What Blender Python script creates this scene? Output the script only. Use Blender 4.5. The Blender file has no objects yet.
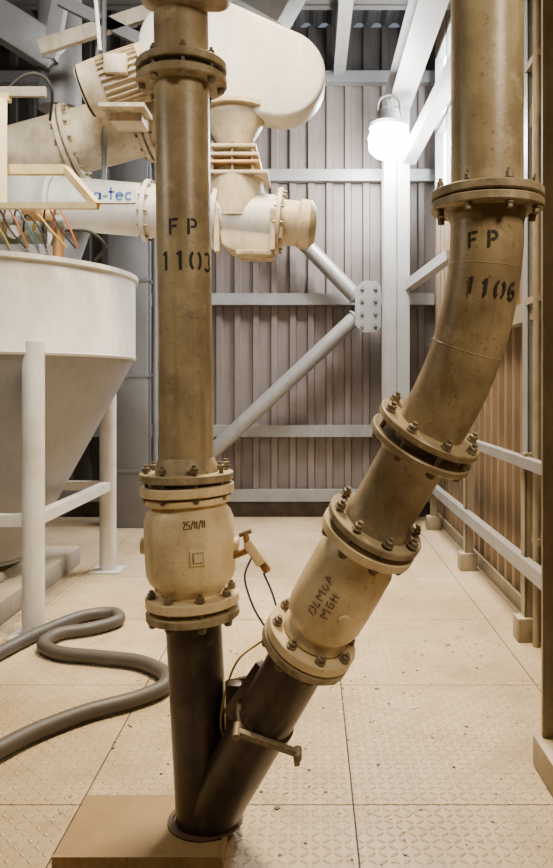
import bpy, bmesh, math, random
from mathutils import Vector, Matrix
random.seed(4)
scene = bpy.context.scene
V = Vector

# ------------------------------------------------------------------ materials
def base_mat(name):
    m = bpy.data.materials.new(name); m.use_nodes = True
    nt = m.node_tree; b = nt.nodes['Principled BSDF']
    return m, nt, b
def mth(nt, op, a, b=None, c=None, clamp=False):
    n = nt.nodes.new('ShaderNodeMath'); n.operation = op; n.use_clamp = clamp
    for i, x in enumerate((a, b, c)):
        if x is None: continue
        if isinstance(x, (int, float)): n.inputs[i].default_value = x
        else: nt.links.new(x, n.inputs[i])
    return n.outputs[0]
def mix(nt, fac, a, b):
    n = nt.nodes.new('ShaderNodeMix'); n.data_type = 'RGBA'
    for s, x in ((n.inputs[0], fac), (n.inputs[6], a), (n.inputs[7], b)):
        if isinstance(x, (int, float)): s.default_value = x
        elif isinstance(x, tuple): s.default_value = (*x, 1)
        else: nt.links.new(x, s)
    return n.outputs[2]
def noise(nt, co, scale, detail=4, rough=.55, stretch=None):
    if stretch:
        mp = nt.nodes.new('ShaderNodeMapping'); mp.inputs['Scale'].default_value = stretch
        nt.links.new(co, mp.inputs['Vector']); co = mp.outputs[0]
    n = nt.nodes.new('ShaderNodeTexNoise'); n.inputs['Scale'].default_value = scale
    n.inputs['Detail'].default_value = detail; n.inputs['Roughness'].default_value = rough
    nt.links.new(co, n.inputs['Vector']); return n.outputs['Fac']
def ramp(nt, f, lo, hi):
    n = nt.nodes.new('ShaderNodeMapRange'); n.inputs['From Min'].default_value = lo
    n.inputs['From Max'].default_value = hi; nt.links.new(f, n.inputs['Value']); return n.outputs[0]

def paint(name, col, dirt, rough=.55, metal=0., amt=.6, scale=6, dust=None, dustamt=.7, streak=True, bump=.15, scuff=None):
    """worn paint: base colour, dirt mottling, run-down streaks, dust lying on upward faces"""
    m, nt, b = base_mat(name)
    co = nt.nodes.new('ShaderNodeTexCoord').outputs['Object']
    f1 = ramp(nt, noise(nt, co, scale, 6, .6), .42, .68)
    c = mix(nt, mth(nt, 'MULTIPLY', f1, amt), col, dirt)
    if streak:
        f2 = ramp(nt, noise(nt, co, 9, 4, .5, (3, 3, .25)), .5, .75)
        c = mix(nt, mth(nt, 'MULTIPLY', f2, amt*.7), c, dirt)
    if scuff:
        f4 = ramp(nt, noise(nt, co, 13, 7, .7), .56, .66)
        c = mix(nt, mth(nt, 'MULTIPLY', f4, .45), c, scuff)
    f3 = ramp(nt, noise(nt, co, 90, 2, .5), .62, .72)
    c = mix(nt, mth(nt, 'MULTIPLY', f3, amt*.6), c, tuple(x*.5 for x in dirt))
    if dust:
        g = nt.nodes.new('ShaderNodeNewGeometry'); s = nt.nodes.new('ShaderNodeSeparateXYZ')
        nt.links.new(g.outputs['Normal'], s.inputs[0])
        d = mth(nt, 'MULTIPLY', ramp(nt, s.outputs[2], .25, .9), dustamt)
        c = mix(nt, d, c, dust)
    nt.links.new(c, b.inputs['Base Color'])
    b.inputs['Roughness'].default_value = rough; b.inputs['Metallic'].default_value = metal
    bp = nt.nodes.new('ShaderNodeBump'); bp.inputs['Strength'].default_value = bump; bp.inputs['Distance'].default_value = .004
    nt.links.new(noise(nt, co, 60, 4, .6), bp.inputs['Height']); nt.links.new(bp.outputs[0], b.inputs['Normal'])
    return m
def emis(name, col, st):
    m, nt, b = base_mat(name)
    b.inputs['Base Color'].default_value = (*col, 1); b.inputs['Emission Color'].default_value = (*col, 1)
    b.inputs['Emission Strength'].default_value = st; return m

DUST = (.52, .42, .26)
M_pipe = paint('dusty_beige_pipe', (.42, .34, .205), (.17, .125, .07), .38, 0, .8, 5, DUST, .5, scuff=(.54, .46, .31))
M_pipe2 = paint('dusty_brown_pipe', (.38, .29, .155), (.14, .095, .045), .38, 0, .85, 5, DUST, .4, scuff=(.50, .40, .24))
M_flange = paint('dusty_flange', (.42, .35, .22), (.14, .10, .055), .55, 0, .85, 14, DUST, .7)
M_valve = paint('cream_valve_paint', (.92, .77, .49), (.48, .35, .18), .42, 0, .55, 8, (.70, .58, .36), .5)
M_bolt = paint('dull_bolt', (.26, .21, .14), (.08, .055, .03), .5, .25, .8, 40, DUST, .3)
M_rust = paint('rusty_dark_steel', (.062, .044, .034), (.020, .015, .013), .36, .2, .8, 7, (.2, .14, .08), .5, scuff=(.12, .085, .06))
M_white = paint('white_plant_paint', (.62, .61, .575), (.38, .345, .28), .5, 0, .5, 4, (.55, .5, .42), .4)
M_cream = paint('cream_plant_paint', (.52, .44, .31), (.22, .165, .095), .5, 0, .7, 5, DUST, .5)
M_greyp = paint('grey_plant_paint', (.17, .172, .18), (.11, .105, .10), .5, 0, .4, 4)
M_hopc = paint('hopper_cone_shaded', (.25, .255, .27), (.165, .16, .155), .5, 0, .4, 4)  # hopper white turned grey: shade under the cylinder put into the cone colour
M_roof = paint('dull_roof_steel', (.07, .068, .066), (.04, .038, .036), .6, 0, .5, 4)
M_steel = paint('galvanised_steel', (.30, .305, .31), (.19, .185, .18), .42, .3, .5, 5, (.38, .34, .28), .5)
M_colm = paint('painted_column_steel', (.34, .34, .335), (.22, .21, .20), .45, .1, .4, 3)
M_warmsteel = paint('warm_dusty_steel', (.30, .255, .18), (.16, .12, .07), .5, .2, .6, 5, DUST, .6)
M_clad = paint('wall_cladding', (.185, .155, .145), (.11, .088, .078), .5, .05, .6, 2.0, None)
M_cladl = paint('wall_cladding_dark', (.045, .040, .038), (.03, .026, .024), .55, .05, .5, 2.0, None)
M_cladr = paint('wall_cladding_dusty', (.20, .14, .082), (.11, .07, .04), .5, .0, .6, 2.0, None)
M_dark = paint('dark_deck', (.025, .024, .024), (.015, .015, .015), .7, 0, .5, 3)
M_black = paint('stencil_black', (.016, .014, .012), (.06, .045, .03), .7, 0, .4, 60, None, 0, False)
M_ink = paint('marker_ink', (.14, .07, .03), (.22, .14, .08), .7, 0, .5, 60, None, 0, False)
M_hose = paint('grey_rubber_hose', (.052, .047, .044), (.085, .072, .06), .5, 0, .5, 8, (.13, .11, .085), .3)
M_yel = paint('yellow_safety_paint', (.64, .50, .22), (.36, .26, .11), .5, 0, .5, 8, DUST, .5)
M_box = paint('plinth_steel', (.30, .19, .075), (.14, .08, .03), .6, .1, .75, 7, (.37, .26, .125), .55)
M_blue = paint('blue_lettering', (.05, .12, .35), (.08, .12, .3), .5, 0, .1)
M_cable = paint('cable_blue_grey', (.05, .08, .14), (.05, .05, .07), .5, 0, .2)
M_cablec = paint('cable_yellow', (.45, .30, .07), (.26, .19, .07), .5, 0, .3)
M_orange = paint('cable_orange', (.36, .10, .025), (.2, .07, .03), .5, 0, .3)
M_brass = paint('brass_fitting', (.42, .24, .10), (.16, .08, .03), .4, .6, .5, 20)
M_rubber = paint('gap_dark', (.02, .018, .015), (.04, .03, .02), .8, 0, .3)
M_green = paint('green_grey_box', (.10, .125, .085), (.08, .065, .04), .5, 0, .5, 10, DUST, .3)
M_flake = paint('pale_flakes', (.75, .68, .55), (.5, .4, .26), .8, 0, .4)
M_curb = paint('concrete_curb', (.34, .31, .26), (.22, .19, .145), .8, 0, .6, 5, DUST, .5)
M_lamp = emis('lamp_glass', (1, .98, .93), 150)
M_win = emis('daylight_pane', (.93, .97, 1), 20)

def floor_mat():
    m, nt, b = base_mat('tread_plate_floor')
    co = nt.nodes.new('ShaderNodeTexCoord').outputs['Object']
    s = nt.nodes.new('ShaderNodeSeparateXYZ'); nt.links.new(co, s.inputs[0])
    n = 1/.036
    x = mth(nt, 'MULTIPLY', s.outputs[0], n); y = mth(nt, 'MULTIPLY', s.outputs[1], n)
    fx = mth(nt, 'FLOOR', x); fy = mth(nt, 'FLOOR', y)
    u = mth(nt, 'SUBTRACT', mth(nt, 'SUBTRACT', x, fx), .5); v = mth(nt, 'SUBTRACT', mth(nt, 'SUBTRACT', y, fy), .5)
    par = mth(nt, 'PINGPONG', mth(nt, 'ADD', fx, fy), 1)
    sg = mth(nt, 'SUBTRACT', mth(nt, 'MULTIPLY', par, 2), 1)
    v2 = mth(nt, 'MULTIPLY', v, sg)
    a = mth(nt, 'ADD', u, v2); c = mth(nt, 'SUBTRACT', u, v2)
    d = mth(nt, 'ADD', mth(nt, 'MULTIPLY', mth(nt, 'MULTIPLY', a, a), 2.0), mth(nt, 'MULTIPLY', mth(nt, 'MULTIPLY', c, c), 16))
    mask = mth(nt, 'SUBTRACT', 1, mth(nt, 'MULTIPLY', d, 1.1), clamp=True)
    top = ramp(nt, mask, .25, .6)
    rim = mth(nt, 'MULTIPLY', ramp(nt, mask, .02, .2), mth(nt, 'SUBTRACT', 1, top))
    big = ramp(nt, noise(nt, co, 1.1, 5, .6), .38, .66)
    fine = ramp(nt, noise(nt, co, 6, 7, .7), .45, .7)
    worn = ramp(nt, noise(nt, co, 3.0, 4, .6), .35, .62)
    col = mix(nt, mth(nt, 'MULTIPLY', big, .85), (.58, .455, .30), (.37, .265, .135))
    col = mix(nt, mth(nt, 'MULTIPLY', fine, .55), col, (.24, .165, .08))
    col = mix(nt, mth(nt, 'MULTIPLY', rim, mth(nt, 'ADD', mth(nt, 'MULTIPLY', worn, .4), .35)), col, (.17, .115, .06))
    col = mix(nt, mth(nt, 'MULTIPLY', top, mth(nt, 'MULTIPLY', worn, .75)), col, (.74, .62, .43))
    spk = ramp(nt, noise(nt, co, 75, 2, .5), .66, .72)
    col = mix(nt, mth(nt, 'MULTIPLY', spk, .5), col, (.2, .14, .08))
    nt.links.new(col, b.inputs['Base Color']); b.inputs['Roughness'].default_value = .42
    bp = nt.nodes.new('ShaderNodeBump'); bp.inputs['Strength'].default_value = 1; bp.inputs['Distance'].default_value = .006
    nt.links.new(mask, bp.inputs['Height']); nt.links.new(bp.outputs[0], b.inputs['Normal'])
    return m
M_floor = floor_mat()

# ------------------------------------------------------------------ geometry kit
def frame(d):
    d = V(d).normalized()
    h = V((0, 0, 1)) if abs(d.z) < .95 else V((0, -1, 0))
    u = h.cross(d).normalized(); v = d.cross(u).normalized()
    return d, u, v

class Geo:
    def __init__(s, name):
        s.name = name; s.bm = bmesh.new(); s.mats = []
    def mi(s, m):
        if m not in s.mats: s.mats.append(m)
        return s.mats.index(m)
    def face(s, vs, m):
        try: f = s.bm.faces.new(vs)
        except ValueError: return
        f.material_index = s.mi(m); f.smooth = True
    def lathe(s, p0, d, prof, m, seg=48, cap=True):
        d, u, v = frame(d); p0 = V(p0); rings = []
        for t, r in prof:
            rings.append([s.bm.verts.new(p0+d*t+(u*math.cos(2*math.pi*i/seg)+v*math.sin(2*math.pi*i/seg))*r) for i in range(seg)])
        for a, b in zip(rings, rings[1:]):
            for i in range(seg):
                j = (i+1) % seg; s.face([a[i], a[j], b[j], b[i]], m)
        if cap:
            s.face(rings[0][::-1], m); s.face(rings[-1], m)
    def cyl(s, p0, p1, r, m, seg=32, r1=None):
        p0, p1 = V(p0), V(p1); L = (p1-p0).length
        s.lathe(p0, p1-p0, [(0, r), (L, r if r1 is None else r1)], m, seg)
    def box(s, c, size, m, R=None, bevel=0., seg=2):
        t = bmesh.new(); bmesh.ops.create_cube(t, size=1)
        M = Matrix.Translation(V(c)) @ (R.to_4x4() if R else Matrix.Identity(4)) @ Matrix.Diagonal((*size, 1))
        bmesh.ops.transform(t, matrix=M, verts=t.verts)
        if bevel: bmesh.ops.bevel(t, geom=list(t.edges), offset=bevel, segments=seg, profile=.5, affect='EDGES')
        s.merge(t, m)
    def merge(s, t, m):
        me = bpy.data.meshes.new('tmp'); t.to_mesh(me); t.free(); n = len(s.bm.faces)
        s.bm.from_mesh(me); bpy.data.meshes.remove(me); s.bm.faces.ensure_lookup_table(); k = s.mi(m)
        for f in s.bm.faces[n:]: f.material_index = k; f.smooth = True
    def beam(s, p0, p1, w, h, m, up=(0, 0, 1), bevel=0.):
        p0, p1 = V(p0), V(p1); d = (p1-p0); L = d.length; d.normalize(); up = V(up)
        x = d.cross(up).normalized(); z = x.cross(d).normalized()
        R = Matrix((x, d, z)).transposed()
        s.box((p0+p1)/2, (w, L, h), m, R, bevel)
    def ibeam(s, p0, p1, w, h, m, up=(0, 0, 1), t=.018):
        p0, p1, up = V(p0), V(p1), V(up); d = (p1-p0).normalized(); x = d.cross(up).normalized(); z = x.cross(d).normalized()
        s.beam(p0, p1, t, h, m, up)
        for k in (-1, 1): s.beam(p0+z*k*(h-t)/2, p1+z*k*(h-t)/2, w, t, m, up)
    def channel(s, p0, p1, w, h, m, up=(0, 0, 1), t=.012, side=1):
        p0, p1, up = V(p0), V(p1), V(up); d = (p1-p0).normalized(); x = d.cross(up).normalized(); z = x.cross(d).normalized()
        s.beam(p0+x*side*w/2, p1+x*side*w/2, t, h, m, up)
        for k in (-1, 1): s.beam(p0+z*k*(h-t)/2, p1+z*k*(h-t)/2, w, t, m, up)
    def prism(s, pts, ext, m, bevel=0., seg=3):
        t = bmesh.new(); ext = V(ext)
        a = [t.verts.new(V(p)) for p in pts]; b = [t.verts.new(V(p)+ext) for p in pts]
        fa = t.faces.new(a); fb = t.faces.new(b[::-1]); n = len(pts)
        for i in range(n): t.faces.new([a[i], b[i], b[(i+1) % n], a[(i+1) % n]])
        bmesh.ops.recalc_face_normals(t, faces=t.faces)
        if bevel:
            bmesh.ops.bevel(t, geom=list(set(list(fa.edges)+list(fb.edges))), offset=bevel, segments=seg, profile=.5, affect='EDGES')
        s.merge(t, m)
    def tube(s, pts, r, m, sub=8, seg=14, rib=0.):
        P = [V(p) for p in pts]; Q = []
        for i in range(len(P)-1):
            a = P[max(i-1, 0)]; b = P[i]; c = P[i+1]; e = P[min(i+2, len(P)-1)]
            for k in range(sub):
                t = k/sub
                Q.append(.5*((2*b)+(c-a)*t+(2*a-5*b+4*c-e)*t*t+(3*b-a-3*c+e)*t**3))
        Q.append(P[-1])
        T = [(Q[min(i+1, len(Q)-1)]-Q[max(i-1, 0)]).normalized() for i in range(len(Q))]
        _, u, v = frame(T[0]); rings = []
        for i, (q, t) in enumerate(zip(Q, T)):
            u = (u-t*u.dot(t)).normalized(); v = t.cross(u)
            rr = r*(1+rib*(i % 2))
            rings.append([s.bm.verts.new(q+(u*math.cos(2*math.pi*j/seg)+v*math.sin(2*math.pi*j/seg))*rr) for j in range(seg)])
        for a, b in zip(rings, rings[1:]):
            for i in range(seg):
                j = (i+1) % seg; s.face([a[i], a[j], b[j], b[i]], m)
        s.face(rings[0][::-1], m); s.face(rings[-1], m)
    def flange(s, c, d, r, t, m, seg=56):
        d = V(d).normalized(); e = .003
        s.lathe(V(c)-d*t/2, d, [(0, r-e), (e, r), (t-e, r), (t, r-e)], m, seg)
    def bolts(s, c, d, rc, half, n=8, size=.012, m=None, ph=.2):
        m = m or M_bolt; d, u, v = frame(d); c = V(c)
        for i in range(n):
            a = ph+2*math.pi*i/n; p = c+(u*math.cos(a)+v*math.sin(a))*rc
            s.lathe(p-d*(half+.012), d, [(0, size*.55), (2*half+.024+.012, size*.55)], m, 10)
            for k in (-1, 1):
                s.lathe(p+d*k*half, d*k, [(0, size*1.25), (.003, size*1.25)], m, 14)
                s.lathe(p+d*k*(half+.003), d*k, [(0, size), (.011, size), (.013, size*.8)], m, 6)
    def stroke(s, pts, w, fn, m, h=.0012):
        Q = []
        for a, b in zip(pts, pts[1:]):
            L = math.hypot(b[0]-a[0], b[1]-a[1]); n = max(1, int(L/.006))
            for k in range(n): Q.append((a[0]+(b[0]-a[0])*k/n, a[1]+(b[1]-a[1])*k/n))
        Q.append(pts[-1]); Lv = []; Rv = []
        for i, q in enumerate(Q):
            a = Q[max(i-1, 0)]; b = Q[min(i+1, len(Q)-1)]; dx, dy = b[0]-a[0], b[1]-a[1]; l = math.hypot(dx, dy) or 1
            nx, ny = -dy/l*w/2, dx/l*w/2
            Lv.append(s.bm.verts.new(fn(q[0]+nx, q[1]+ny, h))); Rv.append(s.bm.verts.new(fn(q[0]-nx, q[1]-ny, h)))
        for i in range(len(Q)-1): s.face([Lv[i], Rv[i], Rv[i+1], Lv[i+1]], m)
    def done(s, angle=35, parent=None, recalc=True):
        if recalc: bmesh.ops.recalc_face_normals(s.bm, faces=s.bm.faces)
        me = bpy.data.meshes.new(s.name); s.bm.to_mesh(me); s.bm.free()
        for m in s.mats: me.materials.append(m)
        me.set_sharp_from_angle(angle=math.radians(angle))
        o = bpy.data.objects.new(s.name, me); scene.collection.objects.link(o)
        if parent: o.parent = parent
        return o

def arc(cx, cy, rx, ry, a0, a1, n=10):
    return [(cx+rx*math.cos(math.radians(a0+(a1-a0)*i/n)), cy+ry*math.sin(math.radians(a0+(a1-a0)*i/n))) for i in range(n+1)]
GLY = {  # stencil glyphs in a 0.6 x 1 cell, with stencil bridges
 'F': [[(.08, 0), (.08, 1)], [(.22, .93), (.6, .93)], [(.22, .52), (.5, .52)]],
 'P': [[(.08, 0), (.08, 1)], [(.22, .93), (.35, .93)]+arc(.35, .7, .2, .23, 90, -90)+[(.22, .47)]],
 '1': [[(.3, 0), (.3, 1)], [(.3, .95), (.14, .8)]],
 '0': [arc(.22, .5, .2, .45, 105, 255), arc(.38, .5, .2, .45, 75, -75)],
 '3': [arc(.28, .73, .22, .22, 150, -60), arc(.28, .28, .24, .24, 70, -150)],
 '6': [arc(.32, .5, .24, .45, 60, 180)+[(.08, .3)], arc(.32, .27, .22, .24, 160, -170)],
}
def stencil(g, txt, fn, x0, y0, h, step, m=M_black, w=.16):
    for i, ch in enumerate(txt):
        for st in GLY[ch]:
            g.stroke([(x0+i*step+(p[0]-.3)*h, y0+p[1]*h) for p in st], w*h, fn, m)
def cylmap(c, ax, face, r):
    ax = V(ax).normalized(); F = V(face); F = (F-ax*F.dot(ax)).normalized()
    Rr = ax.cross(F); c = V(c)
    return lambda u, v, h: c+ax*v+(F*math.cos(u/r)+Rr*math.sin(u/r))*(r+h)

# ------------------------------------------------------------------ room
XR, XL, YB, YF, ZC = 1.45, -4.6, 8.6, -2.5, 5.6
g = Geo('floor')
g.box(((XL+XR)/2, (YB+YF)/2, -.06), (XR-XL+.2, YB-YF+.2, .1), M_rubber)
xs = [XL, -3.75, -2.77, -1.8, -.82, .155, 1.13, XR]; ys = [YF, -1.6, -.53, .54, 1.61, 2.68, 3.75, 4.8, 5.87, 6.94, 8.0, YB]
for i in range(len(xs)-1):
    for j in range(len(ys)-1):
        x0, x1, y0, y1 = xs[i]+.003, xs[i+1]-.003, ys[j]+.003, ys[j+1]-.003
        g.box(((x0+x1)/2, (y0+y1)/2, -.005), (x1-x0, y1-y0, .01), M_floor)
        for bx in (x0+.05, x1-.05):
            for by in (y0+.05, y1-.05): g.lathe((bx, by, -.001), (0, 0, 1), [(0, .009), (.003, .007)], M_bolt, 10)
g.done()
def clad(g, p0, p1, z0, z1, inward, m, per=.21, dep=.035):
    p0, p1 = V(p0), V(p1); L = (p1-p0).length; d = (p1-p0).normalized(); inn = V(inward); n = int(L/per)+1; pr = []
    for i in range(n):
        for f, k in ((0, 0), (.55, 0), (.62, 1), (.93, 1)):
            t = (i+f)*per
            if t <= L: pr.append((t, k*dep))
    pr.append((L, 0)); prev = None
    for t, o in pr:
        q = p0+d*t+inn*o
        a = g.bm.verts.new((q.x, q.y, z0)); b = g.bm.verts.new((q.x, q.y, z1))
        if prev: g.face([prev[0], a, b, prev[1]], m)
        prev = (a, b)
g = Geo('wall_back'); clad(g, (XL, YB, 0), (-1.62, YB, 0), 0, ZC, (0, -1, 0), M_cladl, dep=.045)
clad(g, (-1.62, YB, 0), (XR, YB, 0), 0, 4.98, (0, -1, 0), M_clad, dep=.045); clad(g, (-1.62, YB, 0), (XR, YB, 0), 4.98, ZC, (0, -1, 0), M_cladl, dep=.045); g.done(15)  # top strip in the dark cladding: light falloff near the roof put into its colour
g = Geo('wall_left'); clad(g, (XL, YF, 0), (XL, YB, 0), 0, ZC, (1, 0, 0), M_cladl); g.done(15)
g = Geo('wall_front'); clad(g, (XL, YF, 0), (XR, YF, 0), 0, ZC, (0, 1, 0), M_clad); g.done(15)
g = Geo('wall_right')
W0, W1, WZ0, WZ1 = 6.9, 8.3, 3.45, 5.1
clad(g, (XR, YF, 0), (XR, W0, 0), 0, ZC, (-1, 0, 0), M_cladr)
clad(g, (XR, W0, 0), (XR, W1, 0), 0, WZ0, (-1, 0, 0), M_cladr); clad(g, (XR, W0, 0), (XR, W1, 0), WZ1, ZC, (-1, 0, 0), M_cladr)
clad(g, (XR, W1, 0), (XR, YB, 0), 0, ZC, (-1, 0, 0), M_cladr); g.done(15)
g = Geo('window_1'); g.box((XR+.03, (W0+W1)/2, (WZ0+WZ1)/2), (.01, W1-W0, WZ1-WZ0), M_win)
for y in (W0, (W0+W1)/2, W1): g.box((XR-.02, y, (WZ0+WZ1)/2), (.09, .05, WZ1-WZ0+.05), M_colm)
for z in (WZ0, (WZ0+WZ1)/2, WZ1): g.box((XR-.02, (W0+W1)/2, z), (.09, W1-W0, .05), M_colm)
g.done()
g = Geo('ceiling')
prev = None; n = 60
for i in range(n*2+1):
    x = XL+(XR-XL)*i/(n*2); z = ZC+(.05 if (i//2) % 2 else 0)
    a = g.bm.verts.new((x, YF, z)); b = g.bm.verts.new((x, YB, z))
    if prev: g.face([prev[0], prev[1], b, a], M_dark)
    prev = (a, b)
g.done(15)
g = Geo('baseboard_back'); g.box(((XL+XR)/2, YB-.05, .08), (XR-XL, .02, .16), M_rust); g.done()
g = Geo('baseboard_right'); g.box((XR-.05, 3.05, .05), (.02, 11, .1), M_warmsteel); g.done()

for z in (.25, .98, 2.47, 3.87, 4.98):
    g = Geo('wall_girt'); g.channel((XL, YB-.09, z), (XR-.05, YB-.09, z), .1, .13, M_steel if z < 4.5 else M_greyp, side=1); g.done()
for z in (1.95, 3.1, 4.6):
    g = Geo('wall_girt'); g.channel((XR-.085, YF+.05, z), (XR-.085, W0-.1 if z > 3 else YB-.2, z), .08, .12, M_warmsteel, side=-1); g.done()

g = Geo('steel_column')
g.ibeam((.918, 8.06, 0), (.918, 8.06, 4.45), .27, .26, M_colm, up=(0, 1, 0))
g.box((.918, 8.06, .012), (.4, .38, .024), M_colm)
for x in (-.15, .15):
    for y in (-.14, .14): g.lathe((.918+x, 8.06+y, .02), (0, 0, 1), [(0, .02), (.03, .02)], M_bolt, 6)
g.beam((1.04, 7.98, 2.55), (XR-.10, 7.2, 2.75), .10, .10, M_colm)
g.beam((1.04, 7.98, 3.9), (XR-.10, 6.8, 4.45), .14, .14, M_colm)
g.done()
g = Geo('roof_beam'); g.ibeam((.95, 2.0, 4.6), (.95, YB-.2, 4.6), .24, .3, M_colm); g.done()
g = Geo('roof_beam'); g.ibeam((.33, 3, 5.1), (.33, YB-.1, 5.1), .13, .22, M_steel); g.done()
g = Geo('roof_beam'); g.ibeam((-.5, 3, 5.1), (-.5, YB-.1, 5.1), .15, .22, M_roof); g.done()
for y in (7.3, 6.2, 3.6):
    g = Geo('roof_beam'); g.ibeam((XL, y, 5.38), (XR, y, 5.38), .2, .36, M_roof); g.done()
g = Geo('tube_brace')
GX, GZ, GY = .62, 2.353, 8.25
A0 = V((GX, GY, GZ)); A1 = V((-.9, GY, 3.92)); A2 = V((-1.8, GY, .08))
for e in (A1, A2):
    g.cyl(A0+(e-A0).normalized()*.14, e, .085, M_steel, 28)
    dd = (e-A0).normalized(); g.beam(A0+dd*.02, A0+dd*.26, .016, .13, M_steel, up=dd.cross(V((0, 1, 0))))
    g.flange(A0+dd*.16, dd, .1, .02, M_steel, 28)
oc = [(-.13, -.2), (-.04, -.28), (.1, -.28), (.15, -.22), (.15, .22), (.1, .28), (-.04, .28), (-.13, .2)]
g.prism([(GX+x, GY-.1, GZ+z) for x, z in oc], (0, .02, 0), M_steel)
for x in (-.05, .09):
    for z in (-.2, -.07, .07, .2): g.lathe((GX+x, GY-.1, GZ+z), (0, -1, 0), [(0, .022), (.02, .022)], M_greyp, 6)
g.beam((GX+.05, GY-.02, GZ), (.775, GY-.02, GZ), .1, .3, M_steel)
g.box((A1.x, GY+.05, A1.z), (.3, .2, .3), M_steel); g.box((A2.x, GY, .02), (.35, .25, .04), M_steel)
g.done()
g = Geo('cable_trunking')
g.box((-1.9, 7.95, 2.0), (.40, .2, 4.0), M_greyp, bevel=.01)
for z in (.6, 1.6, 2.6, 3.6): g.box((-1.9, 7.95, z), (.43, .22, .03), M_greyp)
g.cyl((-1.63, 7.9, 0), (-1.63, 7.9, 4.2), .03, M_greyp)
g.done()

# ------------------------------------------------------------------ right guard rail
g = Geo('guard_rail')
RX = 1.26
for z in (1.05, .45):
    g.channel((RX, 1.0, z), (RX, 8.3, z), .05, .085 if z < .6 else .06, M_steel, side=-1)
for y in (2.6, 4.42, 6.1, 7.8):
    top = 1.1
    g.channel((RX+.03, y, 0), (RX+.03, y, top), .06, .07, M_warmsteel, up=(0, 1, 0))
    g.box((RX+.02, y, .07), (.14, .12, .14), M_warmsteel, bevel=.008)
g.done()
g = Geo('wall_post')
g.channel((RX+.09, 4.55, 0), (RX+.09, 4.55, ZC), .08, .1, M_steel, up=(0, 1, 0))
g.cyl((RX+.04, 4.3, 0), (RX+.04, 4.3, ZC), .022, M_warmsteel)
for z in (.6, 2, 3.4): g.box((RX+.08, 4.4, z), (.09, .26, .04), M_warmsteel)
g.done()
g = Geo('steel_column')
g.ibeam((1.02, 2.85, 0), (1.02, 2.85, ZC), .22, .2, M_warmsteel, up=(0, 1, 0)); g.box((1.03, 2.82, .06), (.3, .3, .12), M_warmsteel, bevel=.01); g.done()

# ------------------------------------------------------------------ floodlight
g = Geo('floodlight')
L = V((.80, 7.60, 4.02))
g.lathe(L+V((0, 0, .10)), (0, 0, -1), [(0, .12), (.04, .18), (.12, .21), (.24, .20), (.30, .14), (.33, .03)], M_lamp, 32)
g.lathe(L+V((0, 0, .08)), (0, 0, 1), [(0, .20), (.04, .20), (.08, .12), (.18, .10), (.2, .05)], M_colm, 32)
g.tube([L+V((-.12, 0, .2)), L+V((-.1, 0, .36)), L+V((0, 0, .42)), L+V((.1, 0, .36)), L+V((.12, 0, .2))], .012, M_colm, 6, 8)
g.beam(L+V((0, 0, .4)), (.86, 7.92, 4.40), .05, .05, M_colm); g.done()

# ------------------------------------------------------------------ storage hopper
HC = V((-2.35, 5.3, 0))
g = Geo('storage_hopper')
g.lathe(HC+V((0, 0, .22)), (0, 0, 1), [(0, .2), (.05, .2), (.05, .33), (.08, .33)], M_greyp, 64)
g.lathe(HC+V((0, 0, .3)), (0, 0, 1), [(0, .34), (1.39, 1.085)], M_hopc, 96, cap=False)
g.lathe(HC+V((0, 0, 1.68)), (0, 0, 1), [(0, 1.088), (.015, 1.094), (.03, 1.088), (.56, 1.088), (.57, 1.108), (.60, 1.108), (.605, .9), (.66, .5), (.66, .2)], M_white, 96)
for x, y in ((-1.66, 4.5), (-1.63, 6.05), (-3.05, 4.5), (-3.05, 6.05)):
    g.cyl((x, y, .012), (x, y, 1.76), .066, M_white, 28); g.box((x, y, .008), (.24, .24, .016), M_white)
zb = .69
g.beam((-1.66, 4.5, zb), (-1.63, 6.05, zb), .07, .07, M_white); g.beam((-3.05, 4.5, zb), (-3.05, 6.05, zb), .07, .07, M_white)
g.beam((-3.05, 4.5, zb), (-1.66, 4.5, zb), .07, .07, M_white); g.beam((-3.05, 6.05, zb), (-1.63, 6.05, zb), .07, .07, M_white)
g.done(25)
g = Geo('concrete_curb'); g.box((-3.0, 5.0, .075), (2.15, 2.6, .15), M_curb, bevel=.012); g.box((-2.35, 5.3, .185), (.5, .5, .07), M_curb, bevel=.01); g.done()

def q5(px, py, Y=5.0): return V(((px-310)*Y/750, Y, 1.5-(py-385)*Y/750))
g = Geo('actuator_assembly')
g.box((-1.85, 4.62, 2.42), (.42, .16, .15), M_green, bevel=.015); g.box((-1.66, 4.62, 2.53), (.2, .13, .08), M_brass, bevel=.01)
g.cyl((-2.1, 4.6, 2.5), (-1.5, 4.6, 2.5), .04, M_steel); g.box((-2.02, 4.6, 2.56), (.16, .14, .12), M_greyp, bevel=.01)
g.cyl((-1.55, 4.62, 2.28), (-1.55, 4.62, 2.5), .035, M_brass); g.box((-1.85, 4.62, 2.32), (.55, .2, .06), M_steel)
g.cyl((-1.78, 4.52, 2.42), (-1.78, 4.50, 2.42), .04, M_white, 20); g.cyl((-1.92, 4.52, 2.42), (-1.92, 4.50, 2.42), .03, M_brass, 20)
for k in range(10):
    x = -2.1+k*.06
    g.tube([(x, 4.55, 2.42), (x+.05, 4.47, 2.50+random.random()*.08), (x+.13, 4.47, 2.43), (x+.15+random.random()*.08, 4.5, 2.32)], .006, (M_cable, M_rubber, M_cablec, M_rubber, M_orange)[k % 5], 8, 8)
g.tube([(-1.5, 4.6, 2.45), (-1.35, 4.6, 2.44), (-1.27, 4.65, 2.36), (-1.36, 4.75, 2.29)], .009, M_rubber)
g.done()

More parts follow.
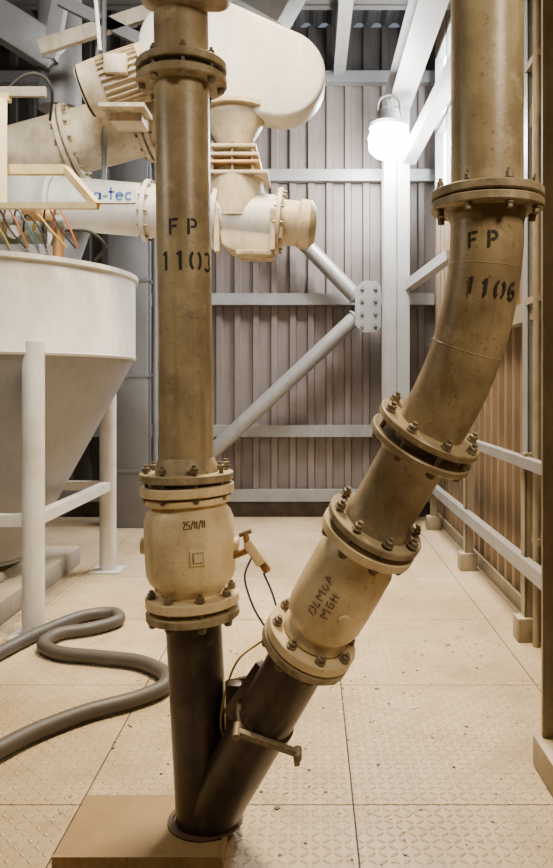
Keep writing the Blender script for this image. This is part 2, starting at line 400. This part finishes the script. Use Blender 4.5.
# ------------------------------------------------------------------ screw conveyors / machinery
g = Geo('screw_conveyor')
a, b = V((-1.7, 5, 2.715)), V((-.2, 5, 2.585)); d = (b-a).normalized()
g.cyl(a, b, .175, M_white, 48)
for t, r in ((0, .21), (.62, .205), (1.08, .215), (1.5, .225)):
    g.flange(a+d*t, d, r, .03, M_white if t < 1.4 else M_cream)
for t, r in ((.62, .19), (1.5, .2)): g.bolts(a+d*t, d, r, .015, 12, .009)
g.lathe(b, d, [(0, .15), (.12, .15), (.14, .165), (.2, .16), (.235, .12), (.245, .05)], M_cream, 40)
tr = [(-.60, 2.62)]+[(-.38+.2*math.cos(math.radians(t)), 2.44+.085*math.sin(math.radians(t))) for t in range(180, 361, 15)]+[(-.17, 2.6)]
g.prism([(x, 4.86, z) for x, z in tr], (0, .28, 0), M_cream, .01)
g.box((-.36, 5, 2.36), (.24, .30, .03), M_flange, bevel=.004)
g.box((-.60, 4.86, 2.5), (.03, .1, .28), M_cream); g.box((-.24, 4.85, 2.5), (.03, .1, .26), M_flange)
c = V((-.5, 5, 0))
g.cyl(c+V((0, 0, 2.6)), c+V((0, 0, 2.86)), .19, M_cream, 40)
for z, w_ in ((2.87, .46), (2.935, .36), (2.985, .34), (3.04, .31)): g.box(c+V((0, 0, z)), (w_, .38, .022), M_cream if z != 2.935 else M_brass, bevel=.004)
g.cyl(c+V((0, 0, 2.88)), c+V((0, 0, 3.03)), .13, M_flange, 32)
for x in (-.13, 0, .13): g.cyl(c+V((x, -.17, 2.85)), c+V((x, -.17, 3.07)), .011, M_bolt, 8)
g.lathe(c+V((0, 0, 3.05)), (0, 0, 1), [(0, .11), (.04, .11), (.2, .2), (.26, .2), (.26, .24), (.29, .24)], M_cream, 40)
g.box((-1.27, 4.820, 2.72), (.30, .012, .1), M_white)
def letter(strs, x, z, sc):
    for st in strs: g.stroke([(x+.09+p[0]*sc, z+p[1]*sc) for p in st], .013, lambda u, v, h: V((u, 4.812-h, v)), M_blue)
letter([arc(.25, .25, .22, .24, 0, 360, 12), [(.5, .5), (.5, 0)]], -1.48, 2.69, .09)
letter([[(0, .25), (.35, .25)]], -1.42, 2.69, .09)
letter([[(.2, .9), (.2, 0)], [(0, .55), (.45, .55)]], -1.385, 2.69, .09)
letter([[(.02, .28), (.48, .28)]+arc(.25, .25, .23, .25, 0, 320, 12)], -1.335, 2.69, .09)
letter([arc(.25, .25, .23, .25, 45, 315, 10)], -1.275, 2.69, .09)
for x in (-1.4, -.9): g.cyl((x, 5.1, 2.8), (x, 5.1, 5.4), .018, M_greyp, 12)
g.done()

g = Geo('screw_conveyor')
a, b = q5(-20, 168, 5.3), q5(185, 112, 5.3); d = (b-a).normalized()
g.cyl(a, b, .22, M_cream, 48)
for t in (.02, .67, 1.2):
    for k in (-.022, .022): g.flange(a+d*(t+k), d, .27, .03, M_cream)
    g.bolts(a+d*t, d, .245, .04, 14, .010)
g.cyl(V((-1.98, 5.3, 2.95)), V((-1.98, 5.3, 2.33)), .2, M_white, 40); g.flange(V((-1.98, 5.3, 2.36)), (0, 0, 1), .26, .04, M_cream)
g.bolts(V((-1.98, 5.3, 2.36)), (0, 0, 1), .235, .02, 12, .012)
g.cyl(V((-1.56, 5.15, 2.75)), V((-1.70, 5.1, 2.29)), .11, M_greyp, 30)
for x in (-1.5, -1.1): g.cyl((x, 5.3, 3.2), (x, 5.3, 5.4), .018, M_greyp, 12)
g.done()

g = Geo('belt_guard')
c1, r1, c2, r2 = V((-.76, 0, 3.70)), .36, V((-.19, 0, 3.52)), .29
dv = c2-c1; base = math.atan2(dv.z, dv.x); al = math.acos((r1-r2)/dv.length)
pts = []
for i in range(25):
    an = base+al+(2*math.pi-2*al)*i/24; pts.append((c1.x+r1*math.cos(an), 4.85, c1.z+r1*math.sin(an)))
for i in range(25):
    an = base-al+2*al*i/24; pts.append((c2.x+r2*math.cos(an), 4.85, c2.z+r2*math.sin(an)))
g.prism(pts, (0, .26, 0), M_white, .03)
g.lathe((-.19, 5.1, 3.52), (0, 1, 0), [(0, .06), (.3, .06)], M_steel, 20); g.beam((-.5, 5.2, 3.3), (-.5, 5.2, 3.8), .3, .12, M_greyp)
g.cyl((-.6, 5.2, 3.6), (-.6, 5.2, 5.4), .025, M_steel)
g.done(40)

g = Geo('electric_motor')
a, b = q5(86, 92, 4.7), q5(150, 70, 4.7); d = (b-a).normalized(); L0 = (b-a).length
g.lathe(a, d, [(0, .12), (.01, .165), (.12, .17), (.125, .15), (L0-.04, .15), (L0-.035, .17), (L0, .17), (L0+.01, .09), (L0+.14, .07)], M_cream, 48)
_, u, v = frame(d)
for i in range(28):
    an = 2*math.pi*i/28; o = u*math.cos(an)+v*math.sin(an)
    g.beam(a+d*.13+o*.157, b-d*.04+o*.157, .007, .03, M_cream, up=o)
for r in (.03, .06, .09, .12, .15):
    for i in range(32):
        a0, a1 = 2*math.pi*i/32, 2*math.pi*(i+1)/32
        g.beam(a-d*.008+(u*math.cos(a0)+v*math.sin(a0))*r, a-d*.008+(u*math.cos(a1)+v*math.sin(a1))*r, .005, .006, M_flange, up=d)
g.flange(a-d*.002, d, .155, .004, M_rubber, 40)
mid = (a+b)/2
g.box(mid+V((.03, -.17, .03)), (.14, .06, .12), M_cream, bevel=.012)
g.box(mid+V((0.05, 0, -.19)), (.28, .24, .025), M_flange); g.box(mid+V((.05, .1, -.22)), (.2, .2, .06), M_cream)
g.done()

g = Geo('transfer_chute')
g.beam((-.1, 5.55, 4.75), (-.75, 5.55, 3.6), .42, .42, M_greyp, up=(0, 1, 0), bevel=.01)
for k in (.05, .5):
    p = V((-.1, 5.55, 4.75)).lerp(V((-.75, 5.55, 3.6)), k); dd = (V((-.75, 5.55, 3.6))-V((-.1, 5.55, 4.75))).normalized()
    g.beam(p, p+dd*.04, .52, .52, M_steel, up=(0, 1, 0))
g.box((-.08, 5.55, 5.05), (.5, .5, .8), M_greyp, bevel=.01)
g.done()
g = Geo('dust_duct')
g.beam(q5(-25, 5, 5.6), q5(62, 60, 5.6), .26, .26, M_steel, up=(0, 1, 0), bevel=.015)
g.cyl(q5(60, -60, 5.7), q5(60, 110, 5.7), .16, M_greyp, 36)
g.beam(q5(68, -40, 5.5), q5(50, 60, 5.5), .08, .1, M_steel)
g.beam(q5(40, 48, 5.2), q5(150, 12, 5.2), .05, .10, M_cream); g.beam(q5(60, 0, 5.2), q5(140, 40, 5.2), .05, .08, M_greyp)
g.beam(q5(104, -60, 5.3), q5(104, 55, 5.3), .07, .07, M_greyp)
g.done()
g = Geo('access_platform')
def p4(px, py, Y=4.0): return V(((px-310)*Y/750, Y, 1.5-(py-385)*Y/750))
g.beam(p4(-60, 170), p4(66, 170), .04, .05, M_yel); g.beam(p4(66, 170), p4(97, 206, 3.7), .03, .04, M_yel)
g.beam(p4(-60, 206, 3.7), p4(97, 206, 3.7), .03, .03, M_yel); g.beam(p4(66, 170), p4(66, 184), .04, .04, M_yel)
g.beam(p4(3, 100), p4(3, 206, 3.9), .04, .05, M_yel); g.beam(p4(36, 60), p4(36, 170), .025, .025, M_warmsteel)
g.beam(p4(-60, 98), p4(10, 98), .04, .04, M_yel); g.beam(p4(-60, 92), p4(46, 92), .025, .05, M_warmsteel)
g.beam(p4(-20, -400), p4(-20, 206, 3.9), .05, .05, M_yel)
g.done()
g = Geo('electrical_cable')
g.tube([q5(-20, 118, 4.3), q5(20, 78, 4.3), q5(42, 76, 4.35), q5(52, 92, 4.4), q5(50, 120, 4.6)], .008, M_rubber)
g.tube([q5(100, 50, 4.5), q5(97, 15, 4.5), q5(92, -60, 4.6), q5(90, -180, 4.6)], .012, M_white)
g.done()

# ------------------------------------------------------------------ foreground piping
R_P = .09
T0, T1 = V((-.433, 2.5, 2.95)), V((-.411, 2.5, 1.21))
B0, B1 = T1, V((-.388, 2.5, .71))
C1 = V((-.352, 2.5, .03))
def atz(p, q, z): return p.lerp(q, (z-p.z)/(q.z-p.z))

g = Geo('process_pipe')
g.cyl(T0, T1, R_P, M_pipe, 64)
ax = (T0-T1).normalized()
for z, m in ((2.553, M_flange), (2.507, M_flange)): g.flange(atz(T0, T1, z), ax, .150, .026, m)
g.flange(atz(T0, T1, 2.53), ax, .125, .03, M_rubber)
g.bolts(atz(T0, T1, 2.53), ax, .130, .037, 8, .011)
g.flange(atz(T0, T1, 1.198), ax, .155, .026, M_flange)
g.lathe(T1, ax, [(0, .105), (.03, .10), (.05, R_P)], M_flange, 48)
fc = V((.17, -1, 0))
stencil(g, 'FP', cylmap(atz(T0, T1, 1.985), ax, fc, R_P), -.033, 0, .052, .060)
stencil(g, '1103', cylmap(atz(T0, T1, 1.87), ax, fc, R_P), -.062, 0, .062, .050)
g.done()

def valve_body(g, base, d, L, r):
    g.lathe(base, d, [(0, .10), (.012, .10), (.03, r*.78), (.055, r*.93), (.08, r), (L*.5, r*1.015), (L-.08, r), (L-.055, r*.94), (L-.03, r*.8), (L-.012, .105), (L, .105)], M_valve, 64)
g = Geo('check_valve')
axv = (B0-B1).normalized()
valve_body(g, atz(B0, B1, .80), axv, .335, .148)
g.flange(atz(B0, B1, 1.155), axv, .155, .03, M_valve); g.flange(atz(B0, B1, 1.12), axv, .142, .02, M_valve)
g.bolts(atz(B0, B1, 1.178), axv, .134, .042, 8, .013, ph=.35)
g.flange(atz(B0, B1, .79), axv, .155, .032, M_valve)
g.bolts(atz(B0, B1, .768), axv, .134, .042, 8, .013, ph=.35)
fm = cylmap(atz(B0, B1, .955), axv, fc, .15)
p = fm(0.022, 0.0, 0); q = fm(0.022, 0.0, .008)
Rm = Matrix((axv.cross((q-p).normalized()), (q-p).normalized(), axv)).transposed()
g.box(p, (.05, .014, .05), M_valve, Rm, bevel=.003); g.box(q, (.034, .004, .034), M_flange, Rm, bevel=.001); g.box(q+(q-p)*.2, (.028, .004, .028), M_valve, Rm)
for sx in (-1, 1): g.cyl(atz(B0, B1, .965), atz(B0, B1, .965)+V((sx*.162, 0, 0)), .028, M_valve)
hand = [[(.0, .9), (.3, 1), (.4, .7), (0, 0), (.5, .0)], [(1.0, 1), (.65, 1), (.6, .55), (.95, .5), (.9, .05), (.55, 0)], [(1.1, -.1), (1.5, 1.1)], [(1.7, 0), (1.7, 1)], [(2.0, 0), (2.0, 1)], [(2.2, -.1), (2.6, 1.1)], [(2.8, 0), (2.8, 1)], [(3.1, 0), (3.1, 1)]]
fm2 = cylmap(atz(B0, B1, 1.058), axv, fc, .148)
for st in hand: g.stroke([(-.02+x*.022, -.012+y*.024) for x, y in st], .004, fm2, M_ink)
f0 = atz(B0, B1, .93)+V((.155, -.02, 0))
g.cyl(f0-V((.02, 0, 0)), f0+V((.05, -.01, .03)), .011, M_brass, 16); g.beam(f0+V((.035, -.01, .055)), f0+V((.085, -.01, -.02)), .035, .035, M_valve, bevel=.008)
g.cyl(f0+V((.035, -.01, .05)), f0+V((.03, -.01, .085)), .010, M_brass, 16); g.beam(f0+V((.08, -.01, -.01)), f0+V((.105, -.01, -.045)), .025, .025, M_brass, bevel=.005)
g.cyl(f0+V((.01, -.01, .075)), f0+V((.05, -.01, .09)), .008, M_bolt, 10)
g.done()

J = V((-.343, 2.5, .05)); d = V((.65, -.5, 1.311)).normalized()
def S(s): return J+d*s
RBF = .14
g = Geo('y_junction_pipe')
g.cyl(C1, atz(B0, B1, .74), .092, M_rust, 56)
g.flange(atz(B0, B1, .744), axv, .155, .026, M_flange)
g.cyl(J-d*.02, S(.79), .090, M_rust, 56)
g.flange(S(.79), d, RBF, .028, M_flange)
g.prism([(-.27, 2.47, .3), (-.28, 2.47, .52), (-.19, 2.42, .56), (-.12, 2.40, .62), (-.12, 2.38, .5)], (0, .02, 0), M_rust)
g.box((-.245, 2.42, .46), (.05, .05, .16), M_rust, bevel=.005); g.beam((-.25, 2.40, .44), (-.14, 2.34, .62), .035, .06, M_rust, bevel=.004)
g.flange(S(.47), d, .099, .03, M_rust, 48)
side = V((1, 0, 0)); side = (side-d*side.dot(d)).normalized()
frt = d.cross(side); frt = frt if frt.y < 0 else -frt
pc = S(.49)
M_band = M_bolt
g.beam(pc+frt*.098-side*.10, pc+frt*.098+side*.12, .022, .02, M_band, up=frt, bevel=.004)
g.cyl(pc+frt*.1+side*.11-frt*.02, pc+frt*.1+side*.11+frt*.02, .013, M_bolt, 12); g.cyl(pc+frt*.07-side*.09, pc+frt*.12-side*.09, .012, M_bolt, 12)
g.beam(pc+frt*.1+side*.11, pc+frt*.1+side*.125+d*-.04, .016, .016, M_band)
g.done()

g = Geo('check_valve')
valve_body(g, S(.845), d, .36, .115)
g.flange(S(.825), d, RBF, .032, M_valve); g.bolts(S(.807), d, .12, .038, 8, .013, ph=.1)
g.flange(S(1.207), d, RBF, .028, M_valve); g.bolts(S(1.228), d, .12, .040, 8, .013, ph=.1)
fcB = V((-.35, -1, .2)); mb = cylmap(S(1.03), d, fcB, .1175)
scr = [[(0, 0), (.1, .8), (.5, .9), (.6, .2), (.2, 0)], [(.9, .9), (.8, 0), (1.2, .1)], [(1.5, 0), (1.4, .9), (1.8, .5), (2.1, 1), (2.1, 0)], [(2.6, .9), (2.4, .5), (2.6, 0), (2.9, .4)], [(3.1, 0), (3.3, 1), (3.6, .5), (3.3, .4)],
       [(.4, -1.4), (.3, -.5), (.7, -.9), (1, -.4), (1.0, -1.4)], [(1.8, -.5), (1.4, -.6), (1.4, -1.3), (1.8, -1.3), (1.8, -.9), (1.6, -.9)], [(2.1, -.5), (2.1, -1.4)], [(2.0, -.9), (2.5, -.9)], [(2.5, -.5), (2.5, -1.4)]]
for st in scr: g.stroke([(.005-y*.026, -.06+x*.036) for x, y in st], .0035, mb, M_ink)
p = mb(.085, -.03, 0); q = mb(.085, -.03, .018); g.lathe(p, q-p, [(0, .02), (.008, .02), (.01, .016)], M_valve, 24)
g.done()

g = Geo('process_pipe')
g.flange(S(1.249), d, RBF, .022, M_flange)
g.lathe(S(1.249), d, [(0, .1), (.03, .1), (.045, .09), (.235, .09), (.25, .1), (.27, .1)], M_pipe, 64)
g.flange(S(1.522), d, RBF+.005, .02, M_pipe2); g.flange(S(1.572), d, RBF+.005, .02, M_pipe2); g.lathe(S(1.52), d, [(0, .095), (.05, .095)], M_pipe2, 48)
g.bolts(S(1.547), d, .126, .037, 8, .012, ph=.1)
h = V((.793, -.61, 0)); th = math.acos(d.z); RB = .9; st = S(1.62)
E = st+h*RB*(1-math.cos(th))+V((0, 0, RB*math.sin(th))); Cc = E-h*RB
path = [S(1.575), S(1.6)]+[Cc+h*RB*math.cos(a)-V((0, 0, RB*math.sin(a))) for a in [th*(1-i/14) for i in range(15)]]+[E+V((0, 0, .04)), E+V((0, 0, .08))]
g.tube(path, R_P+.001, M_pipe2, 3, 64)
g.cyl(E+V((0, 0, .04)), E+V((0, 0, 1.2)), R_P, M_pipe, 64)
for k in (.20, .62):
    a = th*k
    c = Cc+h*RB*math.cos(a)-V((0, 0, RB*math.sin(a))); g.flange(c, h*math.sin(a)+V((0, 0, math.cos(a))), R_P+.0018, .007, M_pipe2, 64)
zf = 1.962
for z in (zf-.014, zf+.014): g.flange((E.x, E.y, z), (0, 0, 1), .140, .022, M_flange)
g.bolts((E.x, E.y, zf), (0, 0, 1), .124, .028, 8, .009)
g.lathe((E.x, E.y, zf-.06), (0, 0, 1), [(0, R_P), (.03, .097), (.045, .097)], M_pipe2, 48)
fB = V((-E.x, -E.y, 0))
stencil(g, 'FP', cylmap(E-V((0, 0, .068)), (0, 0, 1), fB, R_P+.001), -.034, 0, .040, .048)
a = .175; c = Cc+h*RB*math.cos(a)-V((0, 0, RB*math.sin(a))); up = h*math.sin(a)+V((0, 0, math.cos(a)))
stencil(g, '1106', cylmap(c, up, fB, R_P+.0035), -.025, -.02, .042, .036)
g.done()

g = Geo('pipe_hanger_housing')
g.box((-.405, 2.40, 2.935), (.30, .20, .42), M_flange, bevel=.045, seg=5)
g.cyl((-.49, 2.38, 2.9), (-.49, 2.38, ZC-.02), .02, M_steel); g.cyl((-.32, 2.38, 2.9), (-.32, 2.38, ZC-.02), .02, M_steel); g.done()

g = Geo('pipe_plinth')
g.box((-.53, 2.475, .025), (.52, .36, .05), M_box, bevel=.004)
g.lathe(J+V((-.005, 0, .0)), (0, 0, 1), [(0, .125), (.006, .125), (.006, .11), (.001, .108)], M_rust, 48)
g.box((-.275, 2.475, .027), (.012, .36, .056), M_box); g.box((-.53, 2.298, .028), (.52, .012, .058), M_box)
g.done()

g = Geo('instrument_cable')
g.tube([f0+V((.05, -.01, .0)), f0+V((.03, -.03, -.06)), f0+V((.06, -.05, -.15)), f0+V((.11, -.08, -.22)), S(.8)+V((-.12, .03, .02))], .0035, M_cable)
g.tube([f0+V((.09, -.01, -.05)), f0+V((.12, -.03, -.11)), f0+V((.14, -.06, -.17)), S(.84)+V((-.1, .04, .0))], .0035, M_cable)
g.tube([S(.83)+V((-.12, .0, .0)), (-.16, 2.42, .67), (-.23, 2.4, .62), (-.27, 2.4, .52), (-.285, 2.40, .42), (-.27, 2.40, .36)], .0035, M_cablec)
g.done()

hp = [(-1.80, 3.50), (-1.70, 4.05), (-1.58, 4.45), (-1.43, 4.74), (-1.26, 4.80), (-1.19, 4.65), (-1.30, 4.50), (-1.47, 4.40), (-1.50, 4.22), (-1.36, 4.08), (-1.13, 4.02), (-.90, 3.95), (-.735, 3.79), (-.71, 3.62), (-.815, 3.48), (-1.0, 3.34), (-1.16, 3.15), (-1.27, 2.95), (-1.40, 2.75), (-1.6, 2.5)]
g = Geo('flexible_hose'); g.tube([(x, y, .042) for x, y in hp], .036, M_hose, 16, 18, rib=.05); g.done(60)

g = Geo('floor_debris')
for i in range(420):
    x = random.uniform(-.9, 1.1); y = random.uniform(2.1, 4.6) if i % 3 else random.uniform(4.6, 8)
    if -.85 < x < -.2 and 2.2 < y < 2.75: continue
    s_ = random.uniform(.003, .008)*(2 if i % 25 == 0 else 1); a0 = random.random()*6
    pts = [(x+s_*math.cos(a0+k*1.26)*random.uniform(.6, 1.2), y+s_*math.sin(a0+k*1.26)*random.uniform(.6, 1.2), .001) for k in range(5)]
    g.prism(pts, (0, 0, random.uniform(.001, .004)), M_flake if i % 2 == 0 else M_rust)
g.done()

# ------------------------------------------------------------------ lights
def area(name, loc, tgt, size, power, col, spread=180):
    l = bpy.data.lights.new(name, 'AREA'); l.shape = 'RECTANGLE'; l.size, l.size_y = size; l.energy = power; l.color = col
    l.spread = math.radians(spread)
    o = bpy.data.objects.new(name, l); scene.collection.objects.link(o); o.location = loc
    o.rotation_euler = (V(tgt)-V(loc)).to_track_quat('-Z', 'Y').to_euler(); return o
area('ceiling_light_rear', (-.1, 6.3, 5.05), (-.1, 6.3, 0), (1.2, 1.2), 165, (1, .90, .80), 95)
area('ceiling_light_mid', (-.1, 3.9, 4.9), (-.3, 4.1, 0), (1.0, 1.0), 175, (1, .80, .52), 100)
area('ceiling_light_left', (-1.2, 2.2, 4.6), (-1.9, 5, 2.6), (.8, .8), 60, (1, .97, .92), 90)
area('work_light_warm', (1.15, .6, 3.0), (.1, 2.6, 1.0), (.4, .4), 36, (1, .82, .58))
area('work_light_left', (-1.9, 1.9, 2.6), (-.3, 2.5, 1.2), (.3, .3), 10, (1, .88, .68))
pl = bpy.data.lights.new('floodlight_bulb', 'POINT'); pl.energy = 210; pl.color = (1, .98, .95); pl.shadow_soft_size = .1
po = bpy.data.objects.new('floodlight_bulb', pl); scene.collection.objects.link(po); po.location = (.66, 7.30, 3.85)
w = bpy.data.worlds.new('world'); scene.world = w; w.use_nodes = True
w.node_tree.nodes['Background'].inputs[0].default_value = (.7, .8, 1, 1); w.node_tree.nodes['Background'].inputs[1].default_value = .3

# ------------------------------------------------------------------ camera
cam = bpy.data.cameras.new('camera'); co = bpy.data.objects.new('camera', cam); scene.collection.objects.link(co)
co.location = (0, 0, 1.5); co.rotation_euler = (math.pi/2, 0, 0)
cam.sensor_width = 36; cam.lens = 36*750/868; cam.shift_x = -33.5/868; cam.shift_y = -49/868
scene.camera = co
